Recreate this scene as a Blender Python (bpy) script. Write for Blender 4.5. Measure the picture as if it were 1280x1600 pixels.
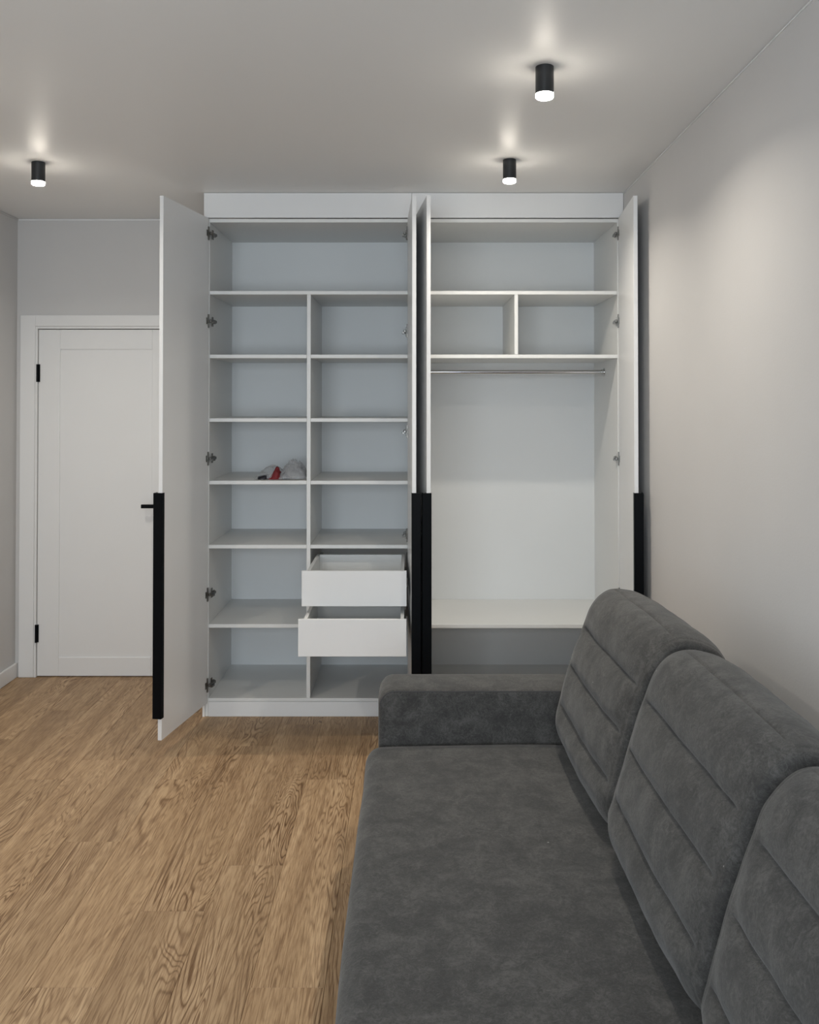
import bpy, bmesh, math, random
from mathutils import Vector, Matrix, noise as mnoise

# ------------------------------------------------------------------ scene, camera, light
scene = bpy.context.scene
for o in list(bpy.data.objects):
    bpy.data.objects.remove(o)
COL = scene.collection
F_PX, HORIZON, CAM_Z, PITCH = 1407.0, 627.0, 1.56, math.radians(0.8)
cam_data = bpy.data.cameras.new('camera')
cam_data.sensor_fit = 'AUTO'
cam_data.sensor_width = 36.0
cam_data.lens = F_PX / 1600.0 * 36.0
cam_data.shift_y = -(800.0 - (HORIZON - F_PX * math.tan(PITCH))) / 1600.0
cam_data.clip_start = 0.05
cam = bpy.data.objects.new('camera', cam_data)
cam.location = (0, 0, CAM_Z)
cam.rotation_euler = (math.radians(90) + PITCH, 0, 0)
COL.objects.link(cam)
scene.camera = cam

vs = scene.view_settings
vs.view_transform = 'Standard'
vs.look = 'None'
vs.gamma = 1.0
vs.use_curve_mapping = False
vs.exposure = 0.0

SKY_STRENGTH = 10.2
LENS_STRENGTH = 120.0      # lens on the underside
LAMP_WATTS = 6.5           # beam of one spotlight
LAMP_SPREAD = 150.0
LAMP_COLOR = (1.0, 0.92, 0.80)
RING_STRENGTH = 85.0       # frosted side of the diffuser
world = bpy.data.worlds.new('overcast_sky')
scene.world = world
world.use_nodes = True
bg = world.node_tree.nodes['Background']
bg.inputs['Color'].default_value = (0.85, 0.925, 1.0, 1)
bg.inputs['Strength'].default_value = SKY_STRENGTH

# room dimensions (metres); camera at x = 0, y = 0, looking along +y
CEIL = 2.60
XL = -2.234
YB = 5.12            # wall with the room door
YF = -1.15           # wall with the window, behind the camera
def xr(y):           # right wall runs very slightly out of square
    return 1.068 - (4.48 - y) * 0.0133
WIN = (-1.75, 0.55, 0.75, 2.3)     # window opening x0, x1, z0, z1

portal = bpy.data.lights.new('window_daylight', 'AREA')
portal.shape = 'RECTANGLE'
portal.size = WIN[1] - WIN[0]
portal.size_y = WIN[3] - WIN[2]
portal.cycles.is_portal = True
po = bpy.data.objects.new('window_daylight', portal)
po.location = ((WIN[0] + WIN[1]) / 2, YF - 0.11, (WIN[2] + WIN[3]) / 2)
po.rotation_euler = (math.radians(90), 0, 0)
COL.objects.link(po)

# ------------------------------------------------------------------ materials
def new_mat(name):
    m = bpy.data.materials.new(name)
    m.use_nodes = True
    nt = m.node_tree
    return m, nt, nt.nodes['Principled BSDF']

def N(nt, kind, **kw):
    n = nt.nodes.new(kind)
    for k, v in kw.items():
        if hasattr(n, k):
            setattr(n, k, v)
        else:
            n.inputs[k].default_value = v
    return n

def simple(name, col, rough=0.5, metal=0.0, bump=0.0, bscale=200.0, spec=0.5, var=0.0):
    m, nt, b = new_mat(name)
    b.inputs['Base Color'].default_value = (*col, 1)
    b.inputs['Roughness'].default_value = rough
    b.inputs['Metallic'].default_value = metal
    b.inputs['Specular IOR Level'].default_value = spec
    tc = N(nt, 'ShaderNodeTexCoord')
    if var:
        n = N(nt, 'ShaderNodeTexNoise', Scale=3.0, Detail=4.0)
        nt.links.new(tc.outputs['Object'], n.inputs['Vector'])
        r = N(nt, 'ShaderNodeValToRGB')
        r.color_ramp.elements[0].position = 0.3
        r.color_ramp.elements[1].position = 0.7
        r.color_ramp.elements[0].color = (*[c * (1 - var) for c in col], 1)
        r.color_ramp.elements[1].color = (*[min(1, c * (1 + var)) for c in col], 1)
        nt.links.new(n.outputs['Fac'], r.inputs['Fac'])
        nt.links.new(r.outputs['Color'], b.inputs['Base Color'])
    if bump:
        n = N(nt, 'ShaderNodeTexNoise', Scale=bscale, Detail=3.0)
        nt.links.new(tc.outputs['Object'], n.inputs['Vector'])
        bp = N(nt, 'ShaderNodeBump', Strength=bump, Distance=0.002)
        nt.links.new(n.outputs['Fac'], bp.inputs['Height'])
        nt.links.new(bp.outputs['Normal'], b.inputs['Normal'])
    return m

M_WALL = simple('wall_paint', (0.59, 0.583, 0.58), 0.75, bump=0.15, bscale=160, spec=0.3, var=0.012)
M_CEIL = simple('satin_stretch_ceiling', (0.80, 0.80, 0.795), 0.42, spec=0.22)
M_TRIM = simple('white_trim', (0.74, 0.745, 0.75), 0.4, var=0.01)
M_DOORP = simple('white_door_enamel', (0.76, 0.76, 0.76), 0.38, var=0.01)
M_LAM = simple('white_laminate', (0.76, 0.765, 0.755), 0.42, bump=0.06, bscale=350, var=0.01)
M_LAMB = simple('white_back_board', (0.74, 0.755, 0.76), 0.5, var=0.01)
M_FRONT = simple('white_front_laminate', (0.79, 0.795, 0.80), 0.35, bump=0.05, bscale=350, var=0.01)
M_BLACK = simple('black_anodised_metal', (0.0018, 0.0026, 0.0038), 0.5, spec=0.1)
M_LAMPB = simple('black_lamp_enamel', (0.012, 0.014, 0.017), 0.38)
M_STEEL = simple('hinge_nickel', (0.20, 0.195, 0.185), 0.3, metal=1.0)
M_CHROME = simple('chrome_tube', (0.62, 0.62, 0.62), 0.16, metal=1.0)
M_SUB = simple('subfloor', (0.05, 0.035, 0.02), 0.9)
M_RED = simple('red_cloth', (0.17, 0.012, 0.016), 0.7, bump=0.3, bscale=120, var=0.25)
M_DARK = simple('dark_packet', (0.012, 0.012, 0.018), 0.35, var=0.3)

def glass_mat(name, tint, gloss, rough):
    m = bpy.data.materials.new(name)
    m.use_nodes = True
    nt = m.node_tree
    nt.nodes.clear()
    out = N(nt, 'ShaderNodeOutputMaterial')
    t = N(nt, 'ShaderNodeBsdfTransparent'); t.inputs['Color'].default_value = (*tint, 1)
    g = N(nt, 'ShaderNodeBsdfGlossy'); g.inputs['Roughness'].default_value = rough
    mx = N(nt, 'ShaderNodeMixShader'); mx.inputs[0].default_value = gloss
    nt.links.new(t.outputs[0], mx.inputs[1]); nt.links.new(g.outputs[0], mx.inputs[2])
    nt.links.new(mx.outputs[0], out.inputs[0])
    return m
M_GLASS = glass_mat('window_glass', (0.97, 0.98, 0.98), 0.05, 0.02)

def film_mat():
    m, nt, b = new_mat('crumpled_clear_film')
    b.inputs['Base Color'].default_value = (0.50, 0.51, 0.53, 1)
    b.inputs['Roughness'].default_value = 0.13
    tr = N(nt, 'ShaderNodeBsdfTransparent')
    mx = N(nt, 'ShaderNodeMixShader'); mx.inputs[0].default_value = 0.40
    out = nt.nodes['Material Output']
    nt.links.new(tr.outputs[0], mx.inputs[1]); nt.links.new(b.outputs[0], mx.inputs[2])
    nt.links.new(mx.outputs[0], out.inputs[0])
    return m
M_FILM = film_mat()

def lamp_mat(name, strength):
    m, nt, b = new_mat(name)
    b.inputs['Base Color'].default_value = (0.9, 0.9, 0.88, 1)
    b.inputs['Emission Color'].default_value = (*LAMP_COLOR, 1)
    b.inputs['Emission Strength'].default_value = strength
    return m
M_LIT = lamp_mat('lit_lens', LENS_STRENGTH)
M_RING = lamp_mat('lit_frosted_ring', RING_STRENGTH)

def fabric_mat():
    m, nt, b = new_mat('grey_suede_fabric')
    tc = N(nt, 'ShaderNodeTexCoord')
    oi = N(nt, 'ShaderNodeObjectInfo')
    add = N(nt, 'ShaderNodeVectorMath', operation='ADD')
    nt.links.new(tc.outputs['Object'], add.inputs[0])
    nt.links.new(oi.outputs['Random'], add.inputs[1])
    n1 = N(nt, 'ShaderNodeTexNoise', Scale=13.0, Detail=7.0, Roughness=0.66, Distortion=0.6)
    n2 = N(nt, 'ShaderNodeTexNoise', Scale=60.0, Detail=6.0, Roughness=0.75, Distortion=2.2)
    n3 = N(nt, 'ShaderNodeTexNoise', Scale=520.0, Detail=2.0)
    for n in (n1, n2, n3):
        nt.links.new(add.outputs[0], n.inputs['Vector'])
    a = N(nt, 'ShaderNodeMath', operation='MULTIPLY_ADD')
    a.inputs[1].default_value = 0.62
    w1 = N(nt, 'ShaderNodeMath', operation='MULTIPLY'); w1.inputs[1].default_value = 0.55
    nt.links.new(n1.outputs['Fac'], w1.inputs[0])
    nt.links.new(n2.outputs['Fac'], a.inputs[0]); nt.links.new(w1.outputs[0], a.inputs[2])
    c = N(nt, 'ShaderNodeMath', operation='MULTIPLY_ADD')
    c.inputs[1].default_value = 0.18
    nt.links.new(n3.outputs['Fac'], c.inputs[0]); nt.links.new(a.outputs[0], c.inputs[2])
    r = N(nt, 'ShaderNodeValToRGB')
    e = r.color_ramp.elements
    e[0].position = 0.575; e[0].color = (0.041, 0.040, 0.039, 1)
    e[1].position = 0.80; e[1].color = (0.094, 0.091, 0.087, 1)
    k = e.new(0.675); k.color = (0.059, 0.0575, 0.055, 1)
    nt.links.new(c.outputs[0], r.inputs['Fac'])
    # sparse pale lint
    vo = N(nt, 'ShaderNodeTexVoronoi', Scale=16.0)
    nt.links.new(add.outputs[0], vo.inputs['Vector'])
    lt = N(nt, 'ShaderNodeMath', operation='LESS_THAN'); lt.inputs[1].default_value = 0.04
    nt.links.new(vo.outputs['Distance'], lt.inputs[0])
    sel = N(nt, 'ShaderNodeSeparateColor'); nt.links.new(vo.outputs['Color'], sel.inputs[0])
    gt = N(nt, 'ShaderNodeMath', operation='GREATER_THAN'); gt.inputs[1].default_value = 0.80
    nt.links.new(sel.outputs[0], gt.inputs[0])
    mu = N(nt, 'ShaderNodeMath', operation='MULTIPLY')
    nt.links.new(lt.outputs[0], mu.inputs[0]); nt.links.new(gt.outputs[0], mu.inputs[1])
    mx = N(nt, 'ShaderNodeMix', data_type='RGBA')
    nt.links.new(mu.outputs[0], mx.inputs[0]); nt.links.new(r.outputs['Color'], mx.inputs[6])
    mx.inputs[7].default_value = (0.26, 0.25, 0.24, 1)
    nt.links.new(mx.outputs[2], b.inputs['Base Color'])
    b.inputs['Roughness'].default_value = 0.88
    b.inputs['Specular IOR Level'].default_value = 0.2
    b.inputs['Sheen Weight'].default_value = 0.16
    b.inputs['Sheen Roughness'].default_value = 0.45
    bp = N(nt, 'ShaderNodeBump', Strength=0.25, Distance=0.003)
    nt.links.new(c.outputs[0], bp.inputs['Height'])
    nt.links.new(bp.outputs['Normal'], b.inputs['Normal'])
    return m
M_FAB = fabric_mat()
M_PIPE = simple('dark_grey_piping', (0.055, 0.054, 0.056), 0.85, spec=0.2)
M_FEET = simple('black_plastic_foot', (0.01, 0.01, 0.01), 0.5)

def oak_mat():
    m, nt, b = new_mat('oak_laminate')
    L = nt.links.new
    tc = N(nt, 'ShaderNodeTexCoord')
    oi = N(nt, 'ShaderNodeObjectInfo')
    off = N(nt, 'ShaderNodeVectorMath', operation='SCALE'); off.inputs['Scale'].default_value = 1.0
    cx = N(nt, 'ShaderNodeCombineXYZ')
    mr = N(nt, 'ShaderNodeMath', operation='MULTIPLY'); mr.inputs[1].default_value = 37.0
    L(oi.outputs['Random'], mr.inputs[0])
    mr2 = N(nt, 'ShaderNodeMath', operation='MULTIPLY'); mr2.inputs[1].default_value = 91.0
    L(oi.outputs['Random'], mr2.inputs[0])
    L(mr.outputs[0], cx.inputs[0]); L(mr2.outputs[0], cx.inputs[1]); L(mr.outputs[0], cx.inputs[2])
    def stretched(sx, sy):
        v = N(nt, 'ShaderNodeVectorMath', operation='MULTIPLY'); v.inputs[1].default_value = (sx, sy, 1)
        L(tc.outputs['Object'], v.inputs[0])
        a = N(nt, 'ShaderNodeVectorMath', operation='ADD')
        L(v.outputs[0], a.inputs[0]); L(cx.outputs[0], a.inputs[1])
        return a
    # contour lines of a stretched noise give cathedral grain and knots
    v1 = stretched(6.5, 0.8)
    n1 = N(nt, 'ShaderNodeTexNoise', Scale=1.0, Detail=3.0, Roughness=0.5, Distortion=0.5)
    L(v1.outputs[0], n1.inputs['Vector'])
    k = N(nt, 'ShaderNodeMath', operation='MULTIPLY'); k.inputs[1].default_value = 210.0
    L(n1.outputs['Fac'], k.inputs[0])
    s = N(nt, 'ShaderNodeMath', operation='SINE'); L(k.outputs[0], s.inputs[0])
    s2 = N(nt, 'ShaderNodeMapRange'); s2.inputs[1].default_value = -1; s2.inputs[2].default_value = 1
    L(s.outputs[0], s2.inputs[0])
    pw = N(nt, 'ShaderNodeMath', operation='POWER'); pw.inputs[1].default_value = 3.2
    L(s2.outputs[0], pw.inputs[0])
    # where grain lines are strong
    v4 = stretched(7.0, 1.3)
    n4 = N(nt, 'ShaderNodeTexNoise', Scale=1.0, Detail=3.0); L(v4.outputs[0], n4.inputs['Vector'])
    m4 = N(nt, 'ShaderNodeMapRange'); m4.inputs[1].default_value = 0.36; m4.inputs[2].default_value = 0.68
    L(n4.outputs['Fac'], m4.inputs[0])
    ln = N(nt, 'ShaderNodeMath', operation='MULTIPLY'); L(pw.outputs[0], ln.inputs[0]); L(m4.outputs[0], ln.inputs[1])
    # pores broken along the grain
    v2 = stretched(260.0, 12.0)
    n2 = N(nt, 'ShaderNodeTexNoise', Scale=1.0, Detail=3.0, Roughness=0.6); L(v2.outputs[0], n2.inputs['Vector'])
    m2 = N(nt, 'ShaderNodeMapRange'); m2.inputs[1].default_value = 0.42; m2.inputs[2].default_value = 0.64
    L(n2.outputs['Fac'], m2.inputs[0])
    # broad streaks
    v3 = stretched(14.0, 0.8)
    n3 = N(nt, 'ShaderNodeTexNoise', Scale=1.0, Detail=4.0, Roughness=0.55); L(v3.outputs[0], n3.inputs['Vector'])
    ramp = N(nt, 'ShaderNodeValToRGB')
    e = ramp.color_ramp.elements
    e[0].position = 0.30; e[0].color = (0.325, 0.208, 0.113, 1)
    e[1].position = 0.72; e[1].color = (0.545, 0.385, 0.232, 1)
    q = e.new(0.5); q.color = (0.440, 0.298, 0.170, 1)
    L(n3.outputs['Fac'], ramp.inputs['Fac'])
    mA = N(nt, 'ShaderNodeMix', data_type='RGBA', blend_type='MULTIPLY')
    fA = N(nt, 'ShaderNodeMath', operation='MULTIPLY'); fA.inputs[1].default_value = 1.0
    L(ln.outputs[0], fA.inputs[0])
    L(fA.outputs[0], mA.inputs[0]); L(ramp.outputs['Color'], mA.inputs[6]); mA.inputs[7].default_value = (0.40, 0.32, 0.25, 1)
    mB = N(nt, 'ShaderNodeMix', data_type='RGBA', blend_type='MULTIPLY')
    fB = N(nt, 'ShaderNodeMath', operation='MULTIPLY'); fB.inputs[1].default_value = 0.80
    L(m2.outputs[0], fB.inputs[0])
    L(fB.outputs[0], mB.inputs[0]); L(mA.outputs[2], mB.inputs[6]); mB.inputs[7].default_value = (0.55, 0.48, 0.42, 1)
    hs = N(nt, 'ShaderNodeHueSaturation')
    tv = N(nt, 'ShaderNodeMapRange'); tv.inputs[3].default_value = 0.95; tv.inputs[4].default_value = 1.10
    L(oi.outputs['Random'], tv.inputs[0]); L(tv.outputs[0], hs.inputs['Value'])
    L(mB.outputs[2], hs.inputs['Color'])
    L(hs.outputs['Color'], b.inputs['Base Color'])
    b.inputs['Roughness'].default_value = 0.5
    b.inputs['Specular IOR Level'].default_value = 0.35
    bp = N(nt, 'ShaderNodeBump', Strength=0.12, Distance=0.001); bp.invert = True
    L(m2.outputs[0], bp.inputs['Height']); L(bp.outputs['Normal'], b.inputs['Normal'])
    return m
M_OAK = oak_mat()

# ------------------------------------------------------------------ helpers
def wpos(o):
    p = Vector((0, 0, 0))
    while o is not None:
        p += Vector(o.location); o = o.parent
    return p

def link(name, me, mat, parent=None, loc=(0, 0, 0), local=False):
    if mat and not me.materials:
        me.materials.append(mat)
    o = bpy.data.objects.new(name, me)
    COL.objects.link(o)
    if parent is not None:
        o.parent = parent
        o.location = Vector(loc) if local else Vector(loc) - wpos(parent)
    else:
        o.location = loc
    return o

def mesh_from(bm, name, smooth=False, angle=None):
    bmesh.ops.recalc_face_normals(bm, faces=bm.faces)
    me = bpy.data.meshes.new(name)
    bm.to_mesh(me); bm.free()
    if smooth:
        for p in me.polygons: p.use_smooth = True
        if angle is not None:
            me.set_sharp_from_angle(angle=math.radians(angle))
    return me

def add_box(bm, x0, x1, y0, y1, z0, z1, bevel=0.0, seg=1):
    r = bmesh.ops.create_cube(bm, size=1.0)
    vsn = r['verts']
    for v in vsn:
        v.co = Vector((x0 + (v.co.x + 0.5) * (x1 - x0), y0 + (v.co.y + 0.5) * (y1 - y0), z0 + (v.co.z + 0.5) * (z1 - z0)))
    if bevel:
        es = list({e for v in vsn for e in v.link_edges})
        bmesh.ops.bevel(bm, geom=es, offset=bevel, segments=seg, profile=0.5, affect='EDGES')

def box(name, x0, x1, y0, y1, z0, z1, mat, parent=None, bevel=0.001, seg=1, local=False, smooth=False):
    c = Vector(((x0 + x1) / 2, (y0 + y1) / 2, (z0 + z1) / 2))
    bm = bmesh.new()
    add_box(bm, x0 - c.x, x1 - c.x, y0 - c.y, y1 - c.y, z0 - c.z, z1 - c.z, bevel, seg)
    return link(name, mesh_from(bm, name, smooth, 40), mat, parent, c, local)

def add_cyl(bm, p0, p1, r, seg=24, r2=None):
    p0, p1 = Vector(p0), Vector(p1)
    d = p1 - p0
    rot = d.to_track_quat('Z', 'Y').to_matrix().to_4x4()
    bmesh.ops.create_cone(bm, cap_ends=True, segments=seg, radius1=r, radius2=r if r2 is None else r2, depth=d.length,
                          matrix=Matrix.Translation((p0 + p1) / 2) @ rot)

def empty(name, loc, label, cat, group=None):
    o = bpy.data.objects.new(name, None)
    o.empty_display_size = 0.1
    o.location = loc
    COL.objects.link(o)
    tag(o, label, cat, group)
    return o

def tag(o, label, cat, group=None, kind=None):
    o['label'] = label
    o['category'] = cat
    if group: o['group'] = group
    if kind: o['kind'] = kind
    return o

def struct(o, label=None, cat=None):
    o['kind'] = 'structure'
    if label: o['label'] = label
    if cat: o['category'] = cat
    return o

# ------------------------------------------------------------------ the room shell
def quad_prism(bm, pts, z0, z1):
    lo = [bm.verts.new((x, y, z0)) for x, y in pts]
    hi = [bm.verts.new((x, y, z1)) for x, y in pts]
    bm.faces.new(lo[::-1]); bm.faces.new(hi)
    n = len(pts)
    for i in range(n):
        bm.faces.new((lo[i], lo[(i + 1) % n], hi[(i + 1) % n], hi[i]))

T = 0.12
floor = struct(box('floor', XL, 1.09, YF, YB, -0.08, -0.0125, M_SUB, bevel=0),
               'oak laminate floor of wide planks running towards the wardrobe', 'floor')

bm = bmesh.new(); add_box(bm, XL - T, 1.2, YF - T, YB + T, CEIL, CEIL + 0.1)
struct(link('ceiling', mesh_from(bm, 'ceiling'), M_CEIL), 'pale satin ceiling with black spotlights', 'ceiling')

bm = bmesh.new(); add_box(bm, XL - T, XL, YF - T, YB + T, -0.08, CEIL)
struct(link('wall_left', mesh_from(bm, 'wall_left'), M_WALL), 'pale grey wall beside the white door', 'wall')

bm = bmesh.new(); quad_prism(bm, [(xr(YF - T), YF - T), (1.25, YF - T), (1.25, YB + T), (xr(YB + T), YB + T)], -0.08, CEIL)
struct(link('wall_right', mesh_from(bm, 'wall_right'), M_WALL), 'pale grey wall behind the sofa', 'wall')

DX0, DX1, DZ1 = -2.125, -1.325, 1.985     # door opening in the far wall
bm = bmesh.new()
add_box(bm, XL, DX0, YB, YB + T, -0.08, CEIL)
add_box(bm, DX0, DX1, YB, YB + T, DZ1, CEIL)
add_box(bm, DX1, xr(YB), YB, YB + T, -0.08, CEIL)
add_box(bm, DX0, DX1, YB + T - 0.01, YB + T, -0.08, DZ1)  # unseen board added behind the door to stop light leaking through its gap
struct(link('wall_back', mesh_from(bm, 'wall_back'), M_WALL), 'grey wall above and around the white door', 'wall')

bm = bmesh.new()
add_box(bm, XL, WIN[0], YF - T, YF, -0.08, CEIL)
add_box(bm, WIN[1], xr(YF), YF - T, YF, -0.08, CEIL)
add_box(bm, WIN[0], WIN[1], YF - T, YF, -0.08, WIN[2])
add_box(bm, WIN[0], WIN[1], YF - T, YF, WIN[3], CEIL)
struct(link('wall_front', mesh_from(bm, 'wall_front'), M_WALL), 'wall with the window behind the viewer', 'wall')

# window behind the camera
bm = bmesh.new()
x0, x1, z0, z1 = WIN
fw = 0.06
add_box(bm, x0, x0 + fw, YF - 0.09, YF - 0.03, z0, z1); add_box(bm, x1 - fw, x1, YF - 0.09, YF - 0.03, z0, z1)
add_box(bm, x0 + fw, x1 - fw, YF - 0.09, YF - 0.03, z0, z0 + fw); add_box(bm, x0 + fw, x1 - fw, YF - 0.09, YF - 0.03, z1 - fw, z1)
xm = (x0 + x1) / 2
add_box(bm, xm - 0.04, xm + 0.04, YF - 0.09, YF - 0.03, z0 + fw, z1 - fw)
win = struct(link('window_1', mesh_from(bm, 'window_1'), M_TRIM), 'white framed window behind the viewer', 'window')
for a, c in ((x0 + fw, xm - 0.04), (xm + 0.04, x1 - fw)):
    box('pane', a, c, YF - 0.064, YF - 0.056, z0 + fw, z1 - fw, M_GLASS, win, bevel=0)
box('window_sill', x0 - 0.05, x1 + 0.05, YF - 0.03, YF + 0.15, z0 - 0.03, z0, M_TRIM, win, bevel=0.004)

# floor planks, laid along y, each an object of its own
PW, PL = 0.2, 1.32
EDGE = -0.226
known = {0: 3.739, 1: 3.05, 2: 2.778, 3: 3.739, 4: 3.213, 5: 2.62, 6: 3.739, 7: 3.25, 8: 4.18, 9: 3.0, 10: 3.6, -1: 2.938, -2: 3.4, -3: 2.6, -4: 3.1, -5: 3.7, -6: 2.9}
plank_cache = {}
def plank_mesh(w, l):
    key = (round(w, 4), round(l, 4))
    if key not in plank_cache:
        bm = bmesh.new()
        g = 0.0003
        add_box(bm, -w / 2 + g, w / 2 - g, -l / 2 + g, l / 2 - g, -0.0125, 0.0)
        top = [e for e in bm.edges if all(v.co.z > -0.001 for v in e.verts)]
        bmesh.ops.bevel(bm, geom=top, offset=0.0010, segments=1, affect='EDGES')
        me = mesh_from(bm, 'plank'); me.materials.append(M_OAK)
        plank_cache[key] = me
    return plank_cache[key]
for k, joint in known.items():
    a, b_ = EDGE - PW * (k + 1), EDGE - PW * k
    a = max(a, XL + 0.004); b_ = min(b_, xr(0) - 0.004)
    if b_ - a < 0.02: continue
    y = joint
    while y > YF: y -= PL
    while y < YB - 0.005:
        s, e = max(y, YF + 0.004), min(y + PL, YB + 0.09)
        if e - s > 0.01:
            link('plank', plank_mesh(b_ - a, e - s), M_OAK, floor, ((a + b_) / 2, (s + e) / 2, 0))
        y += PL

# skirting and the thin ceiling profile
struct(box('baseboard_left', XL, XL + 0.016, YF, YB, 0, 0.082, M_TRIM, bevel=0.004, seg=2), 'white skirting board along the left wall', 'baseboard')
bm = bmesh.new()
ya, yb_ = YF, 4.45
quad_prism(bm, [(xr(ya) - 0.016, ya), (xr(ya), ya), (xr(yb_), yb_), (xr(yb_) - 0.016, yb_)], 0, 0.082)
struct(link('baseboard_right', mesh_from(bm, 'baseboard_right'), M_TRIM), 'white skirting board behind the sofa', 'baseboard')
bm = bmesh.new(); add_box(bm, XL, -1.03, YB - 0.006, YB, CEIL - 0.011, CEIL - 0.002)
struct(link('trim_1', mesh_from(bm, 'trim_1'), M_TRIM), 'thin white ceiling profile above the door', 'trim')
bm = bmesh.new(); add_box(bm, XL, XL + 0.006, YF, YB - 0.006, CEIL - 0.011, CEIL - 0.002)
struct(link('trim_2', mesh_from(bm, 'trim_2'), M_WALL), 'thin ceiling profile on the left wall', 'trim')
bm = bmesh.new(); quad_prism(bm, [(xr(YF) - 0.003, YF), (xr(YF), YF), (xr(4.47), 4.47), (xr(4.47) - 0.003, 4.47)], CEIL - 0.008, CEIL - 0.003)
struct(link('trim_3', mesh_from(bm, 'trim_3'), M_TRIM), 'thin ceiling profile on the right wall', 'trim')

# room door
bm = bmesh.new()
lx0, lx1, lz0, lz1 = DX0 + 0.016, DX1 - 0.016, 0.006, 1.968
ly = YB - 0.004
st, rl, rb = 0.122, 0.113, 0.105
add_box(bm, lx0 + st - 0.01, lx1 - st + 0.01, ly + 0.007, ly + 0.030, lz0 + rb - 0.01, lz1 - rl + 0.01)
add_box(bm, lx0, lx0 + st, ly, ly + 0.038, lz0, lz1, 0.0025, 2)
add_box(bm, lx1 - st, lx1, ly, ly + 0.038, lz0, lz1, 0.0025, 2)
add_box(bm, lx0 + st, lx1 - st, ly, ly + 0.038, lz1 - rl, lz1, 0.0025, 2)
add_box(bm, lx0 + st, lx1 - st, ly, ly + 0.038, lz0, lz0 + rb, 0.0025, 2)
door = struct(link('door_1', mesh_from(bm, 'door_1'), M_DOORP), 'white panelled room door with black hinges and lever', 'door')
# jamb and casing
jy = YB - 0.012
for nm, a in (('door_jamb', (DX0, DX0 + 0.013, jy, YB + 0.1, 0, DZ1)), ('door_jamb', (DX1 - 0.013, DX1, jy, YB + 0.1, 0, DZ1)),
              ('door_jamb', (DX0 + 0.013, DX1 - 0.013, jy, YB + 0.1, DZ1 - 0.013, DZ1))):
    box(nm, *a, M_DOORP, door, bevel=0.001)
box('door_casing', DX0 - 0.085, DX0 - 0.001, YB - 0.014, YB, 0, DZ1 + 0.065, M_DOORP, door, bevel=0.003, seg=2)
box('door_casing', DX1 + 0.001, DX1 + 0.085, YB - 0.014, YB, 0, DZ1 + 0.065, M_DOORP, door, bevel=0.003, seg=2)
box('door_casing', DX0 - 0.0008, DX1 + 0.0008, YB - 0.014, YB, DZ1 + 0.001, DZ1 + 0.065, M_DOORP, door, bevel=0.003, seg=2)
for z in (1.72, 0.247):
    bm = bmesh.new()
    add_cyl(bm, (0, 0, -0.05), (0, 0, 0.05), 0.007, 12)
    add_box(bm, -0.012, 0.0, 0.004, 0.007, -0.05, 0.05); add_box(bm, 0, 0.012, 0.004, 0.007, -0.05, 0.05)
    h = link('hinge', mesh_from(bm, 'hinge'), M_BLACK, door, (DX0 + 0.0145, YB - 0.014, z)); h['label'] = 'black door hinge'
bm = bmesh.new()
hx, hz = -1.385, 0.97
add_box(bm, -0.026, 0.026, -0.012, 0, -0.026, 0.026, 0.001)
add_cyl(bm, (0, -0.012, 0), (0, -0.05, 0), 0.009, 16)
add_box(bm, -0.122, 0.012, -0.060, -0.046, -0.0105, 0.0105, 0.002)
h = link('lever_handle', mesh_from(bm, 'lever_handle'), M_BLACK, door, (hx, ly, hz)); h['label'] = 'black lever handle'

# ------------------------------------------------------------------ wardrobes
WY, WB = 4.48, 5.05          # carcass front, inside of back board
TOPZ, DZ0, DZT = 2.470, 0.070, 2.471
def wardrobe(label, xa, xb, panel_l, panel_r, fill, vx0, vx1):
    r = empty('wardrobe', ((xa + xb) / 2, (WY + WB) / 2, 0), label, 'wardrobe', None)
    box('side_panel', *panel_l, WY, WB + 0.006, 0.0, TOPZ, M_LAM, r)
    box('side_panel', *panel_r, WY, WB + 0.006, 0.0, TOPZ, M_LAM, r)
    box('top_panel', xa, xb, WY, WB, TOPZ - 0.018, TOPZ, M_LAM, r)
    box('bottom_panel', xa, xb, WY, WB, 0.074, 0.090, M_LAM, r)
    box('back_panel', xa, xb, WB, WB + 0.005, 0.074, TOPZ, M_LAMB, r, bevel=0)
    box('filler_strip', *fill, WY - 0.006, WY + 0.012, 0.0, TOPZ, M_FRONT, r)
    box('valance', vx0, vx1, WY - 0.006, WY + 0.012, 2.4745, CEIL - 0.0015, M_FRONT, r)
    box('plinth', xa + 0.001, xb - 0.001, WY - 0.002, WY + 0.016, 0.0, 0.0725, M_FRONT, r)
    return r
def shelf(r, x0, x1, ztop, name='shelf', front=WY + 0.001):
    return box(name, x0 + 0.0005, x1 - 0.0005, front, WB - 0.0005, ztop - 0.018, ztop, M_LAM, r)

def hinge_mesh(sgn):
    bm = bmesh.new()
    def b(x0, x1, a, c, z0, z1, bv=0.001):
        y0, y1 = sorted((a * sgn, c * sgn)); add_box(bm, x0, x1, y0, y1, z0, z1, bv)
    b(0.004, 0.014, 0.0, 0.006, -0.034, 0.034)      # cup flange on the door
    b(0.006, 0.030, 0.0, 0.003, -0.016, 0.016)
    b(-0.060, 0.012, 0.008, 0.020, -0.007, 0.007, 0.002)   # arm
    b(-0.060, -0.036, 0.004, 0.013, -0.010, 0.010)  # mounting plate
    b(-0.046, -0.030, 0.003, 0.007, -0.024, 0.024)
    b(-0.030, 0.000, 0.016, 0.026, -0.012, -0.002)
    return mesh_from(bm, 'hinge')

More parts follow.
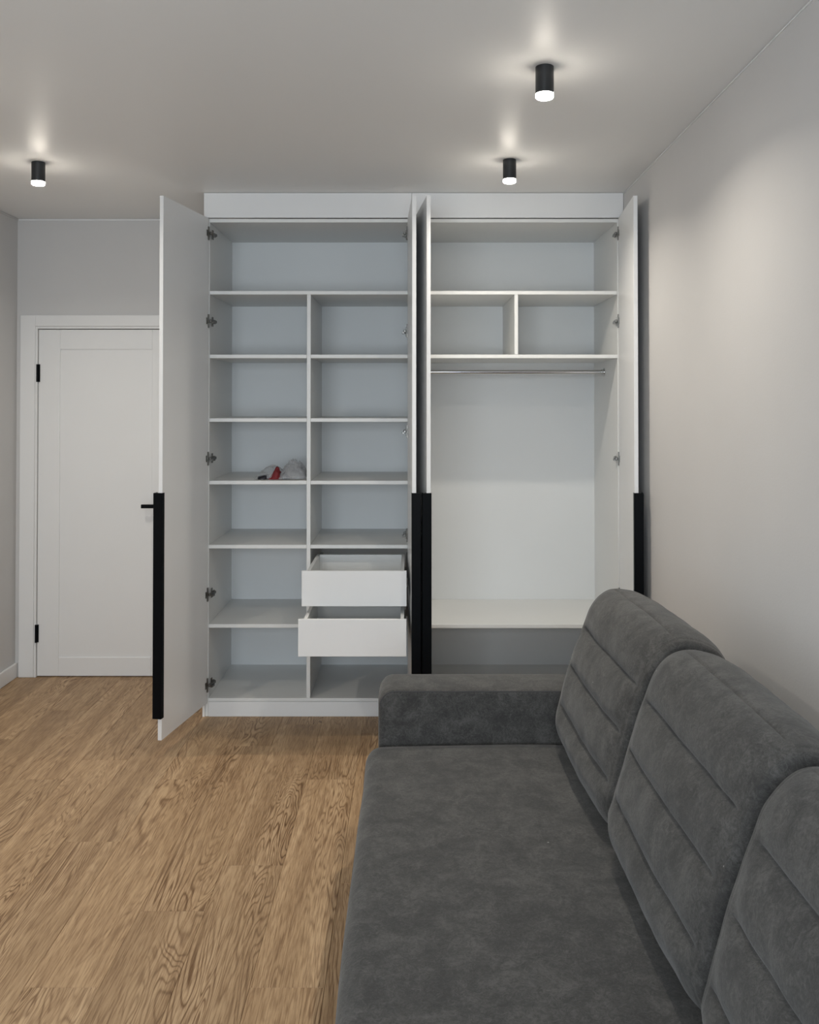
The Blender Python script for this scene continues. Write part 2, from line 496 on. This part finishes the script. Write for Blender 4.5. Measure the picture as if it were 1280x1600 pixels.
def ward_door(r, inner_hinge, inner_edge, sgn_in, hinge_z, th=0.018):
    """inner face runs from inner_hinge to inner_edge; sgn_in: +1 when the inner face is on local +y"""
    h, e = Vector((*inner_hinge, 0)), Vector((*inner_edge, 0))
    d = e - h; w = d.length
    rz = math.atan2(d.y, d.x)
    bm = bmesh.new()
    y0, y1 = sorted((0.0, -sgn_in * th))
    add_box(bm, 0.0, w, y0, y1, DZ0, DZT, 0.001)
    o = link('door', mesh_from(bm, 'door'), M_FRONT, r, h)
    o.rotation_euler = (0, 0, rz)
    # black edge profile: wraps the free edge, lip past the outer face
    bm = bmesh.new()
    ya, yb_ = sorted((sgn_in * 0.0025, -sgn_in * (th + 0.020)))
    add_box(bm, w + 0.0005, w + 0.012, ya, yb_, -0.495, 0.495, 0.0012)
    yc, yd = sorted((sgn_in * 0.0005, sgn_in * 0.0025))
    add_box(bm, w - 0.016, w + 0.0005, yc, yd, -0.495, 0.495)
    ye, yf = sorted((-sgn_in * (th + 0.016), -sgn_in * (th + 0.020)))
    add_box(bm, w - 0.024, w + 0.0005, ye, yf, -0.495, 0.495)
    yg, yh = sorted((-sgn_in * (th + 0.0005), -sgn_in * (th + 0.003)))
    add_box(bm, w - 0.024, w + 0.0005, yg, yh, -0.495, 0.495)
    hd = link('handle', mesh_from(bm, 'handle'), M_BLACK, o, (0, 0, 0.661), True)
    hd['label'] = 'long black metal edge handle'
    hm = hinge_mesh(sgn_in)
    for z in hinge_z:
        hg = link('hinge', hm, M_STEEL, o, (0, 0, z), True)
        hg['label'] = 'nickel concealed hinge'
    return o
HZ_OUT = (2.394, 1.958, 1.276, 0.605, 0.159)
HZ_MID = (2.394, 1.908, 1.410, 0.898, 0.159)

# left unit with shelves and drawers
LA, LB = -0.996, -0.008
u1 = wardrobe('white open wardrobe with shelves and two pulled-out drawers beside the room door', LA, LB, (-1.012, LA), (LB, 0.0095), (-1.0245, -1.0125), -1.0245, 0.0105)
DIV0, DIV1 = -0.511, -0.492
shelf(u1, LA, LB, 2.110)
for z in (1.7925, 1.4756, 1.165, 0.847, 0.455):
    shelf(u1, LA, DIV0, z)
for z in (1.7925, 1.4756, 1.165, 0.847):
    shelf(u1, DIV1, LB, z)
box('divider', DIV0, DIV1, WY + 0.0005, WB - 0.0005, 0.0905, 2.0915, M_LAM, u1)
ward_door(u1, (-0.9985, 4.470), (-1.0893, 3.975), +1, HZ_OUT)
ward_door(u1, (-0.0095, 4.470), (0.0115, 3.975), -1, HZ_MID)

def drawer(r, yf, zf0, zf1, length):
    xo0, xo1, t = -0.470, -0.024, 0.016
    z0, z1 = zf0 + 0.014, zf1 - 0.006
    yb = yf + 0.017 + length
    c = Vector(((xo0 + xo1) / 2, (yf + yb) / 2, z0))
    bm = bmesh.new()
    def b(*a):
        x0, x1, y0, y1, p, q = a
        add_box(bm, x0 - c.x, x1 - c.x, y0 - c.y, y1 - c.y, p - c.z, q - c.z, 0.0008)
    b(xo0, xo0 + t, yf + 0.017, yb, z0, z1); b(xo1 - t, xo1, yf + 0.017, yb, z0, z1)
    b(xo0 + t, xo1 - t, yb - t, yb, z0, z1); b(xo0 + t, xo1 - t, yf + 0.017, yf + 0.03, z0, z1)
    b(xo0 + t, xo1 - t, yf + 0.03, yb - t, z0, z0 + 0.006)
    o = link('drawer', mesh_from(bm, 'drawer'), M_LAM, r, c)
    box('drawer_front', -0.4895, -0.0135, yf, yf + 0.0165, zf0, zf1, M_FRONT, o)
    zm = (z0 + z1) / 2 - 0.01
    for xa, xb, fa, fb in ((xo0 - 0.006, xo0 - 0.0005, DIV1 + 0.0005, xo0 - 0.0065), (xo1 + 0.0005, xo1 + 0.006, xo1 + 0.0065, LB - 0.0005)):
        box('runner', xa, xb, yf + 0.03, yb - 0.01, zm - 0.016, zm + 0.016, M_STEEL, o, bevel=0)
        box('runner', min(fa, fb), max(fa, fb), WY + 0.01, WY + 0.5, zm - 0.022, zm + 0.022, M_STEEL, o, bevel=0)
    return o
drawer(u1, 4.097, 0.630, 0.790, 0.47)
drawer(u1, 3.970, 0.439, 0.6015, 0.49)

# right unit with hanging rail
RA, RB = 0.030, 1.036
u2 = wardrobe('white open wardrobe with a hanging rail and tall space behind the sofa', RA, RB, (0.0125, RA), (RB, 1.0535), (1.0540, 1.066), 0.0115, 1.066)
shelf(u2, RA, RB, 2.110)
shelf(u2, RA, RB, 1.7925)
shelf(u2, RA, RB, 0.453)
box('divider', 0.523, 0.541, WY + 0.0005, WB - 0.0005, 1.793, 2.0915, M_LAM, u2)
bm = bmesh.new()
add_cyl(bm, (RA + 0.001, 0, 0), (RB - 0.001, 0, 0), 0.0115, 24)
rail = link('hanging_rail', mesh_from(bm, 'hanging_rail', True, 40), M_CHROME, u2, (0, 4.785, 1.715)); rail['label'] = 'chrome hanging rail'
for x, s in ((RA, 1), (RB, -1)):
    bm = bmesh.new()
    add_cyl(bm, (x + s * 0.0005, 0, 0), (x + s * 0.004, 0, 0), 0.022, 24)
    add_cyl(bm, (x + s * 0.004, 0, 0), (x + s * 0.016, 0, 0), 0.0145, 24)
    link('rail_bracket', mesh_from(bm, 'rail_bracket', True, 40), M_CHROME, rail, (0, 4.785, 1.715))
ward_door(u2, (0.0415, 4.470), (0.0935, 3.975), +1, HZ_MID)
ward_door(u2, (1.0395, 4.470), (0.9915, 3.975), -1, HZ_OUT)

# ------------------------------------------------------------------ sofa
SEAT = 0.43
SY0, SY1 = 0.86, 3.0
sofa = empty('sofa', (0.42, 1.93, 0), 'long dark grey suede sofa along the right wall', 'sofa')

def rounded_rect(x0, x1, z0, z1, rads, n=8):
    """corner radii: bottom-left, bottom-right, top-right, top-left"""
    pts = []
    cs = [((x0, z0), rads[0], 180), ((x1, z0), rads[1], 270), ((x1, z1), rads[2], 0), ((x0, z1), rads[3], 90)]
    sx = [1, -1, -1, 1]; sz = [1, 1, -1, -1]
    for i, ((x, z), r, a0) in enumerate(cs):
        cx, cz = x + sx[i] * r, z + sz[i] * r
        for k in range(n + 1):
            a = math.radians(a0 + 90 * k / n)
            pts.append((cx + r * math.cos(a), cz + r * math.sin(a)))
    return pts

def arm_mesh(x0, x1, y0, y1, z0, z1):
    prof = rounded_rect(x0, x1, z0, z1, (0.015, 0.015, 0.04, 0.048), 8)
    bm = bmesh.new()
    cx, cz = (x0 + x1) / 2, (z0 + z1) / 2
    def inset(p, d):
        return (p[0] + (d if p[0] < cx else -d), p[1] + (d if p[1] < cz else -d))
    rings = []
    r = 0.012
    ys = [(y0, r)] + [(y0 + r * (1 - math.cos(a)), r * (1 - math.sin(a))) for a in (0.5, 1.0)] + [(y0 + r, 0.0)]
    n_mid = 6
    for i in range(1, n_mid):
        t = i / n_mid
        ys.append((y0 + r + (y1 - y0 - 2 * r) * t, -0.004 * math.sin(math.pi * t)))
    ys += [(y0 + y1 - y, d) for y, d in reversed(ys[:4])]
    for y, d in ys:
        rings.append([bm.verts.new((q[0], y, q[1])) for q in (inset(p, d) for p in prof)])
    n = len(prof)
    for a, b_ in zip(rings, rings[1:]):
        for i in range(n):
            bm.faces.new((a[i], a[(i + 1) % n], b_[(i + 1) % n], b_[i]))
    bm.faces.new(rings[0]); bm.faces.new(rings[-1])
    return mesh_from(bm, 'armrest', True, 50), prof

def tube(bm, pts, r, seg=8, closed=False):
    rings = []
    n = len(pts)
    for i, p in enumerate(pts):
        p = Vector(p)
        a = Vector(pts[i - 1]) if (i > 0 or closed) else p
        c = Vector(pts[(i + 1) % n]) if (i < n - 1 or closed) else p
        d = (c - a).normalized()
        q = d.to_track_quat('Z', 'Y')
        rings.append([bm.verts.new(p + q @ Vector((r * math.cos(2 * math.pi * k / seg), r * math.sin(2 * math.pi * k / seg), 0))) for k in range(seg)])
    pr = list(zip(rings, rings[1:])) + ([(rings[-1], rings[0])] if closed else [])
    for a, b_ in pr:
        for k in range(seg):
            bm.faces.new((a[k], a[(k + 1) % seg], b_[(k + 1) % seg], b_[k]))

AX0, AX1, AZ = -0.102, 0.985, 0.60
for ya, yb_, side in ((SY1 + 0.002, SY1 + 0.195, 1), (SY0 - 0.195, SY0 - 0.002, -1)):
    me, prof = arm_mesh(AX0, AX1, ya, yb_, 0.03, AZ)
    arm = link('armrest', me, M_FAB, sofa, (0, 0, 0))
    bm = bmesh.new()
    yy = ya + 0.004 if side > 0 else yb_ - 0.004
    sub = [p for p in prof if p[1] > 0.42]
    sub = sorted([p for p in sub if p[0] > 0.4], key=lambda p: p[1])[:0] + [p for p in sub]
    tube(bm, [(p[0] + (0.005 if p[0] < 0.3 else -0.005), yy, p[1] - 0.005) for p in sub], 0.0028, 6)
    link('piping', mesh_from(bm, 'piping', True), M_PIPE, arm, (0, 0, 0))

# seat cushion: one long slab with a rounded front edge and a faint crown
def seat_mesh():
    bm = bmesh.new()
    x0, x1, z0, z1 = -0.142, 0.815, 0.20, SEAT
    R = 0.05
    prof = [(x1, z0), (x0 + 0.02, z0), (x0 + 0.006, z0 + 0.006), (x0, z0 + 0.02)]
    for k in range(4): prof.append((x0 - 0.006 * math.sin(math.pi * (k + 1) / 5), z0 + 0.02 + (z1 - R - z0 - 0.02) * (k + 1) / 5))
    for k in range(11):
        a = math.radians(180 - 9 * k); prof.append((x0 + R + R * math.cos(a), z1 - R + R * math.sin(a)))
    nx = 26
    for k in range(1, nx + 1): prof.append((x0 + R + (x1 - x0 - R) * k / nx, z1))
    ny = 70
    rings = []
    for j in range(ny + 1):
        y = SY0 + 0.002 + (SY1 - SY0 - 0.004) * j / ny
        e = min(y - SY0, SY1 - y)
        ring = []
        for (x, z) in prof:
            dz = dx = 0.0
            if z > z1 - R:
                dz += 0.006 * math.sin(math.pi * min(1, max(0, (x - x0) / (x1 - x0)))) + 0.006 * mnoise.noise((x * 3.2, y * 2.6, 1.7))
                dz -= 0.022 * max(0, 1 - e / 0.05) ** 2
            if x < x0 + R:
                dx += 0.006 * mnoise.noise((0.3, y * 3.0, 4.2)) + 0.02 * max(0, 1 - e / 0.05) ** 2
            ring.append(bm.verts.new((x + dx, y, z + dz)))
        rings.append(ring)
    n = len(prof)
    for a, b_ in zip(rings, rings[1:]):
        for i in range(n):
            bm.faces.new((a[i], a[(i + 1) % n], b_[(i + 1) % n], b_[i]))
    bm.faces.new(rings[0]); bm.faces.new(rings[-1])
    return mesh_from(bm, 'seat', True, 50)
link('seat', seat_mesh(), M_FAB, sofa, (0, 0, 0))
box('base', -0.115, 0.815, SY0, SY1, 0.045, 0.198, M_FAB, sofa, bevel=0.012, seg=3, smooth=True)
box('back_frame', 0.838, 0.985, SY0, SY1, 0.045, 0.665, M_FAB, sofa, bevel=0.035, seg=4, smooth=True)
for x in (0.0, 0.86):
    for y in (SY0 + 0.1, SY1 - 0.1):
        bm = bmesh.new(); add_cyl(bm, (0, 0, 0.0), (0, 0, 0.046), 0.022, 16, 0.028)
        link('foot', mesh_from(bm, 'foot'), M_FEET, sofa, (x, y, 0))

# back cushions: channelled, leaning on the back frame
PROF = [(0.605, 0.440), (0.552, 0.443), (0.505, 0.462), (0.478, 0.522), (0.489, 0.578), (0.506, 0.640), (0.523, 0.700), (0.545, 0.765),
        (0.569, 0.822), (0.594, 0.877), (0.630, 0.920), (0.676, 0.939), (0.733, 0.930), (0.785, 0.897), (0.815, 0.840),
        (0.822, 0.75), (0.818, 0.62), (0.806, 0.50), (0.775, 0.450), (0.68, 0.440)]
SEAMS = [(0.491, 0.578, 1.0), (0.525, 0.702, 1.0), (0.572, 0.823, 1.0), (0.672, 0.938, 0.40)]
def catmull(P, per):
    out = []
    n = len(P)
    for i in range(n):
        p0, p1, p2, p3 = (Vector(P[(i + k) % n]) for k in (-1, 0, 1, 2))
        for s in range(per):
            t = s / per
            out.append(0.5 * ((2 * p1) + (p2 - p0) * t + (2 * p0 - 5 * p1 + 4 * p2 - p3) * t * t + (3 * p1 - p0 - 3 * p2 + p3) * t ** 3))
    return out
def smoothstep(a, b_, x):
    t = min(1, max(0, (x - a) / (b_ - a))); return t * t * (3 - 2 * t)

def cushion_mesh(width, seed, tall):
    # even resample of the profile
    fine = catmull([(x, 0.44 + (z - 0.44) * tall) for x, z in PROF], 40)
    L = [0.0]
    for a, b_ in zip(fine, fine[1:] + fine[:1]): L.append(L[-1] + (b_ - a).length)
    total = L[-1]
    NU = 340
    pts = []; j = 0
    for i in range(NU):
        s = total * i / NU
        while L[j + 1] < s: j += 1
        t = (s - L[j]) / max(1e-9, L[j + 1] - L[j])
        pts.append(fine[j].lerp(fine[(j + 1) % len(fine)], t))
    ss = [total * i / NU for i in range(NU)]
    nrm = []
    for i in range(NU):
        d = (pts[(i + 1) % NU] - pts[i - 1]).normalized()
        nrm.append(Vector((-d.y, d.x)))
    cen = sum(pts, Vector((0, 0))) / NU
    if (pts[0] - cen).dot(nrm[0]) < 0: nrm = [-v for v in nrm]
    seam_s = []
    for sx, sz, st_ in SEAMS:
        i = min(range(NU), key=lambda q: (pts[q] - Vector((sx, sz))).length)
        seam_s.append((ss[i], st_))
    seam_s.sort()
    lo, hi = seam_s[0][0] - 0.15, seam_s[-1][0] + 0.17
    stops = [lo] + [s for s, _ in seam_s] + [hi]
    NV = 84
    vals = [0.5 - 0.5 * math.cos(math.pi * k / NV) for k in range(NV + 1)]
    vals = [0.45 * v + 0.55 * k / NV for k, v in enumerate(vals)]
    R = 0.032
    bm = bmesh.new()
    rings = []
    for v in vals:
        y = -width / 2 + width * v
        e = min(width / 2 - y, y + width / 2)
        ins = 0.0
        if e < R: ins = 0.85 * (R - math.sqrt(max(0, R * R - (R - e) ** 2)))
        ins += 0.005 * (1 - smoothstep(0.0, 0.13, e))
        crown = 0.010 * math.sin(math.pi * v) ** 0.7 if 0 < v < 1 else 0.0
        fade = smoothstep(0.022, 0.085, e)
        gus = 0.0025 * math.exp(-((e - 0.026) / 0.004) ** 2)
        ring = []
        for i in range(NU):
            p, n = pts[i], nrm[i]
            s = ss[i]
            top = smoothstep(0.80, 0.93, p.y)
            d = -ins + crown * (0.35 + 0.65 * top) - gus
            # pillowy channels
            for a, c in zip(stops, stops[1:]):
                if a <= s < c:
                    d += 0.0085 * fade * (math.sin(math.pi * (s - a) / (c - a)) ** 0.6) * (1.0 if c != hi else 0.5)
            for q, st_ in seam_s:
                w_ = 0.0036 if st_ > 0.6 else 0.0026
                wob = 0.004 * mnoise.noise((y * 6, q * 9, seed))
                d -= fade * st_ * (0.0085 * math.exp(-((s - q - wob) / w_) ** 2) + 0.006 * math.exp(-((s - q - wob) / 0.022) ** 2))
            d += 0.006 * mnoise.noise((p.x * 5, y * 5 + seed * 7, p.y * 5)) + 0.0018 * mnoise.noise((p.x * 19, y * 16 + seed * 3, p.y * 19))
            z = p.y + n.y * d
            ring.append(bm.verts.new((p.x + n.x * d, y, max(z, 0.4375 + 0.0008 * math.sin(s * 90)))))
        rings.append(ring)
    for a, b_ in zip(rings, rings[1:]):
        for i in range(NU):
            bm.faces.new((a[i], a[(i + 1) % NU], b_[(i + 1) % NU], b_[i]))
    for ring, sg in ((rings[0], -1), (rings[-1], 1)):
        prev = ring
        for f, out in ((0.82, 0.006), (0.55, 0.011), (0.25, 0.014)):
            c3 = sum((v.co for v in ring), Vector()) / NU
            cur = []
            for v in ring:
                q = c3 + (v.co - c3) * f; q.y = v.co.y + sg * out; cur.append(bm.verts.new(q))
            for i in range(NU):
                bm.faces.new((prev[i], prev[(i + 1) % NU], cur[(i + 1) % NU], cur[i]))
            prev = cur
        bm.faces.new(prev)
    return mesh_from(bm, 'back_cushion', True)

for (yc, wd, rz, dx, seed, lab) in (
        (2.640, 0.708, 2.2, 0.006, 1.0, 'grey channelled back cushion against the far armrest'),
        (1.932, 0.708, 0.8, 0.014, 2.3, 'grey channelled back cushion in the middle of the sofa'),
        (1.222, 0.706, 0.4, 0.010, 3.9, 'grey channelled back cushion cut off by the right picture edge')):
    me = cushion_mesh(wd - 0.03, seed, 1.022 if seed == 1.0 else 1.006)
    for v in me.vertices: v.co.x -= 0.65; v.co.z -= 0.4375
    o = link('back_cushion', me, M_FAB, None, (0.65 + dx, yc, 0.4385))
    o.rotation_euler = (0, 0, math.radians(rz))
    tag(o, lab, 'cushion', 'back cushions on the grey sofa')

# ------------------------------------------------------------------ ceiling spotlights
def spot(x, y, label):
    r = empty('ceiling_spotlight', (x, y, CEIL), label, 'spotlight', 'black ceiling spotlights')
    bm = bmesh.new()
    add_cyl(bm, (0, 0, -0.0005), (0, 0, -0.085), 0.0285, 40)
    es = [e for e in bm.edges if e.calc_face_angle(0) > 1.0]
    bmesh.ops.bevel(bm, geom=es, offset=0.0012, segments=1, affect='EDGES')
    link('body', mesh_from(bm, 'body', True, 35), M_LAMPB, r, (x, y, CEIL))
    bm = bmesh.new()
    add_cyl(bm, (0, 0, -0.0853), (0, 0, -0.099), 0.0275, 40)
    es = [e for e in bm.edges if e.calc_face_angle(0) > 1.0 and all(v.co.z < -0.09 for v in e.verts)]
    bmesh.ops.bevel(bm, geom=es, offset=0.003, segments=2, affect='EDGES')
    me = mesh_from(bm, 'diffuser', True, 35)
    me.materials.append(M_RING); me.materials.append(M_LIT)
    for p in me.polygons: p.material_index = 1 if p.normal.z < -0.9 else 0
    d = link('diffuser', me, None, r, (x, y, CEIL)); d['label'] = 'glowing white diffuser'
    ld = bpy.data.lights.new('spotlight_beam', 'AREA')
    ld.shape = 'DISK'; ld.size = 0.05; ld.energy = LAMP_WATTS; ld.spread = math.radians(LAMP_SPREAD)
    ld.color = LAMP_COLOR
    lo = bpy.data.objects.new('spotlight_beam', ld)
    COL.objects.link(lo); lo.parent = r; lo.location = (0, 0, -0.1005)
    return r
spot(0.42, 2.785, 'large near black cylinder spotlight glowing at the upper right')
spot(0.431, 3.865, 'black cylinder spotlight glowing just above the right wardrobe')
spot(-1.616, 3.906, 'black cylinder spotlight glowing above the white room door')
spot(-1.616, 2.785, 'black cylinder spotlight added out of view on the left, second from the door')  # unseen lamp, added for the room lighting

# ------------------------------------------------------------------ things left on the shelf
def crumple(name, cx, cy, zb, rx, ry, hz, seed, mat, rough, peak=(0, 0), sub=5, freq=4.0, ridge=0.0):
    bm = bmesh.new()
    bmesh.ops.create_icosphere(bm, subdivisions=sub, radius=1.0)
    for v in bm.verts:
        c = v.co.copy()
        z = max(c.z, -0.15)
        n = mnoise.noise(c * freq + Vector((seed, seed * 2, 0)))
        n2 = mnoise.noise(c * freq * 2.7 + Vector((seed * 3, 0, seed)))
        rd = 1 - abs(mnoise.noise(Vector((c.x * 2.2, c.y * 5, c.z * 5 + seed)) * 1.6)) * 2
        f = 1 + rough * (n + 0.5 * n2) + ridge * rd
        h = max(0.0, z + 0.15) / 1.15
        h = h ** 0.9 * (1 + peak[0] * c.x + peak[1] * c.y)
        v.co = Vector((c.x * rx * f, c.y * ry * f, h * hz * f + 0.0003))
    return link(name, mesh_from(bm, name, True, 30), mat, None, (cx, cy, zb))
SH = 1.1652
bag = empty('plastic_bag', (-0.60, 4.61, SH), 'crumpled clear plastic bag spilling over the wardrobe shelf beside the divider', 'bag')
def film(name, x0, x1, y0, y1, prof, seed, amp, nx=70, ny=46):
    """a crumpled sheet of film draped over what lies beneath: prof(u, v) gives the height"""
    bm = bmesh.new()
    g = []
    for j in range(ny + 1):
        row = []
        for i in range(nx + 1):
            u, v = i / nx, j / ny
            x = x0 + (x1 - x0) * u; y = y0 + (y1 - y0) * v
            h = prof(u, v)
            fold = 1 - 2 * abs(mnoise.noise((x * 60 + y * 26 + seed, y * 40 - x * 30, seed)))
            fine = 1 - 2 * abs(mnoise.noise((x * 95 - y * 70, y * 80 + seed, seed * 2)))
            z = h * (1 + amp * fold + 0.4 * amp * fine)
            row.append(bm.verts.new((x + 0.006 * mnoise.noise((y * 40, z * 60, seed)), y + 0.006 * mnoise.noise((x * 40, z * 60, seed + 5)), max(0.0004, z))))
        g.append(row)
    for j in range(ny):
        for i in range(nx):
            bm.faces.new((g[j][i], g[j][i + 1], g[j + 1][i + 1], g[j + 1][i]))
    o = link(name, mesh_from(bm, name, True, 25), M_FILM, bag, (0, 0, SH))
    return o
def hump(u, v):
    e = (max(0, math.sin(math.pi * u)) ** 0.5) * (max(0, math.sin(math.pi * v)) ** 0.6)
    return 0.004 + 0.066 * e * (0.75 + 0.35 * math.sin(2.2 * u + 0.3))
def hump2(u, v):
    e = (max(0, math.sin(math.pi * min(1, u * 0.94 + 0.06))) ** 0.5) * (max(0, math.sin(math.pi * v)) ** 0.6)
    return 0.003 + 0.050 * e
def flat(u, v):
    e = (max(0, math.sin(math.pi * u)) ** 0.6) * (max(0, math.sin(math.pi * v)) ** 0.5)
    return 0.003 + (0.036 + 0.034 * u) * e
film('film', -0.660, -0.520, 4.53, 4.70, hump, 2.3, 0.26)
film('film', -0.640, -0.530, 4.545, 4.69, hump2, 7.9, 0.30)
film('film', -0.786, -0.640, 4.55, 4.71, flat, 5.1, 0.16)

def lump(name, cx, cy, outline, depth, seed, mat, amp):
    """soft flat thing: a side outline (x, z) swept through its depth, thinning at both ends"""
    fine = catmull(outline, 8)
    n = len(fine)
    bm = bmesh.new(); rings = []
    m_ = sum((Vector(p) for p in fine), Vector((0, 0))) / n
    NR = 14
    for j in range(NR + 1):
        v = j / NR
        f = 0.25 + 0.75 * math.sin(math.pi * v) ** 0.5 if 0 < v < 1 else 0.25
        ring = []
        for p in fine:
            q = Vector((m_.x + (p.x - m_.x) * f, p.y * f))
            d = amp * mnoise.noise((q.x * 50 + seed, v * 6, q.y * 50))
            ring.append(bm.verts.new((q.x + d, (v - 0.5) * depth, max(0.0002, q.y + d * 0.8))))
        rings.append(ring)
    for a, b2 in zip(rings, rings[1:]):
        for i in range(n): bm.faces.new((a[i], a[(i + 1) % n], b2[(i + 1) % n], b2[i]))
    bm.faces.new(rings[0]); bm.faces.new(rings[-1])
    return link(name, mesh_from(bm, name, True, 45), mat, None, (cx, cy, SH))
o = lump('red_cloth', -0.675, 4.575, [(-0.044, 0.001), (-0.034, 0.012), (-0.016, 0.036), (-0.002, 0.062), (0.008, 0.060), (0.018, 0.040), (0.026, 0.014), (0.024, 0.001), (-0.01, 0.0005)], 0.07, 3.3, M_RED, 0.007)
tag(o, 'small bunched red cloth half under the clear plastic bag on the wardrobe shelf', 'cloth')
o = lump('dark_packet', -0.742, 4.585, [(-0.030, 0.002), (-0.028, 0.015), (-0.008, 0.021), (0.014, 0.024), (0.026, 0.020), (0.027, 0.002), (0.0, 0.0005)], 0.10, 6.1, M_DARK, 0.004)
tag(o, 'small flat black packet left of the red cloth on the wardrobe shelf', 'packet')
o = lump('dark_sachet', -0.622, 4.585, [(-0.024, 0.001), (-0.022, 0.030), (-0.004, 0.026), (0.014, 0.014), (0.024, 0.002), (0.0, 0.0005)], 0.07, 9.1, M_DARK, 0.004)
tag(o, 'small black sachet between the red cloth and the divider, seen through the clear bag', 'packet')
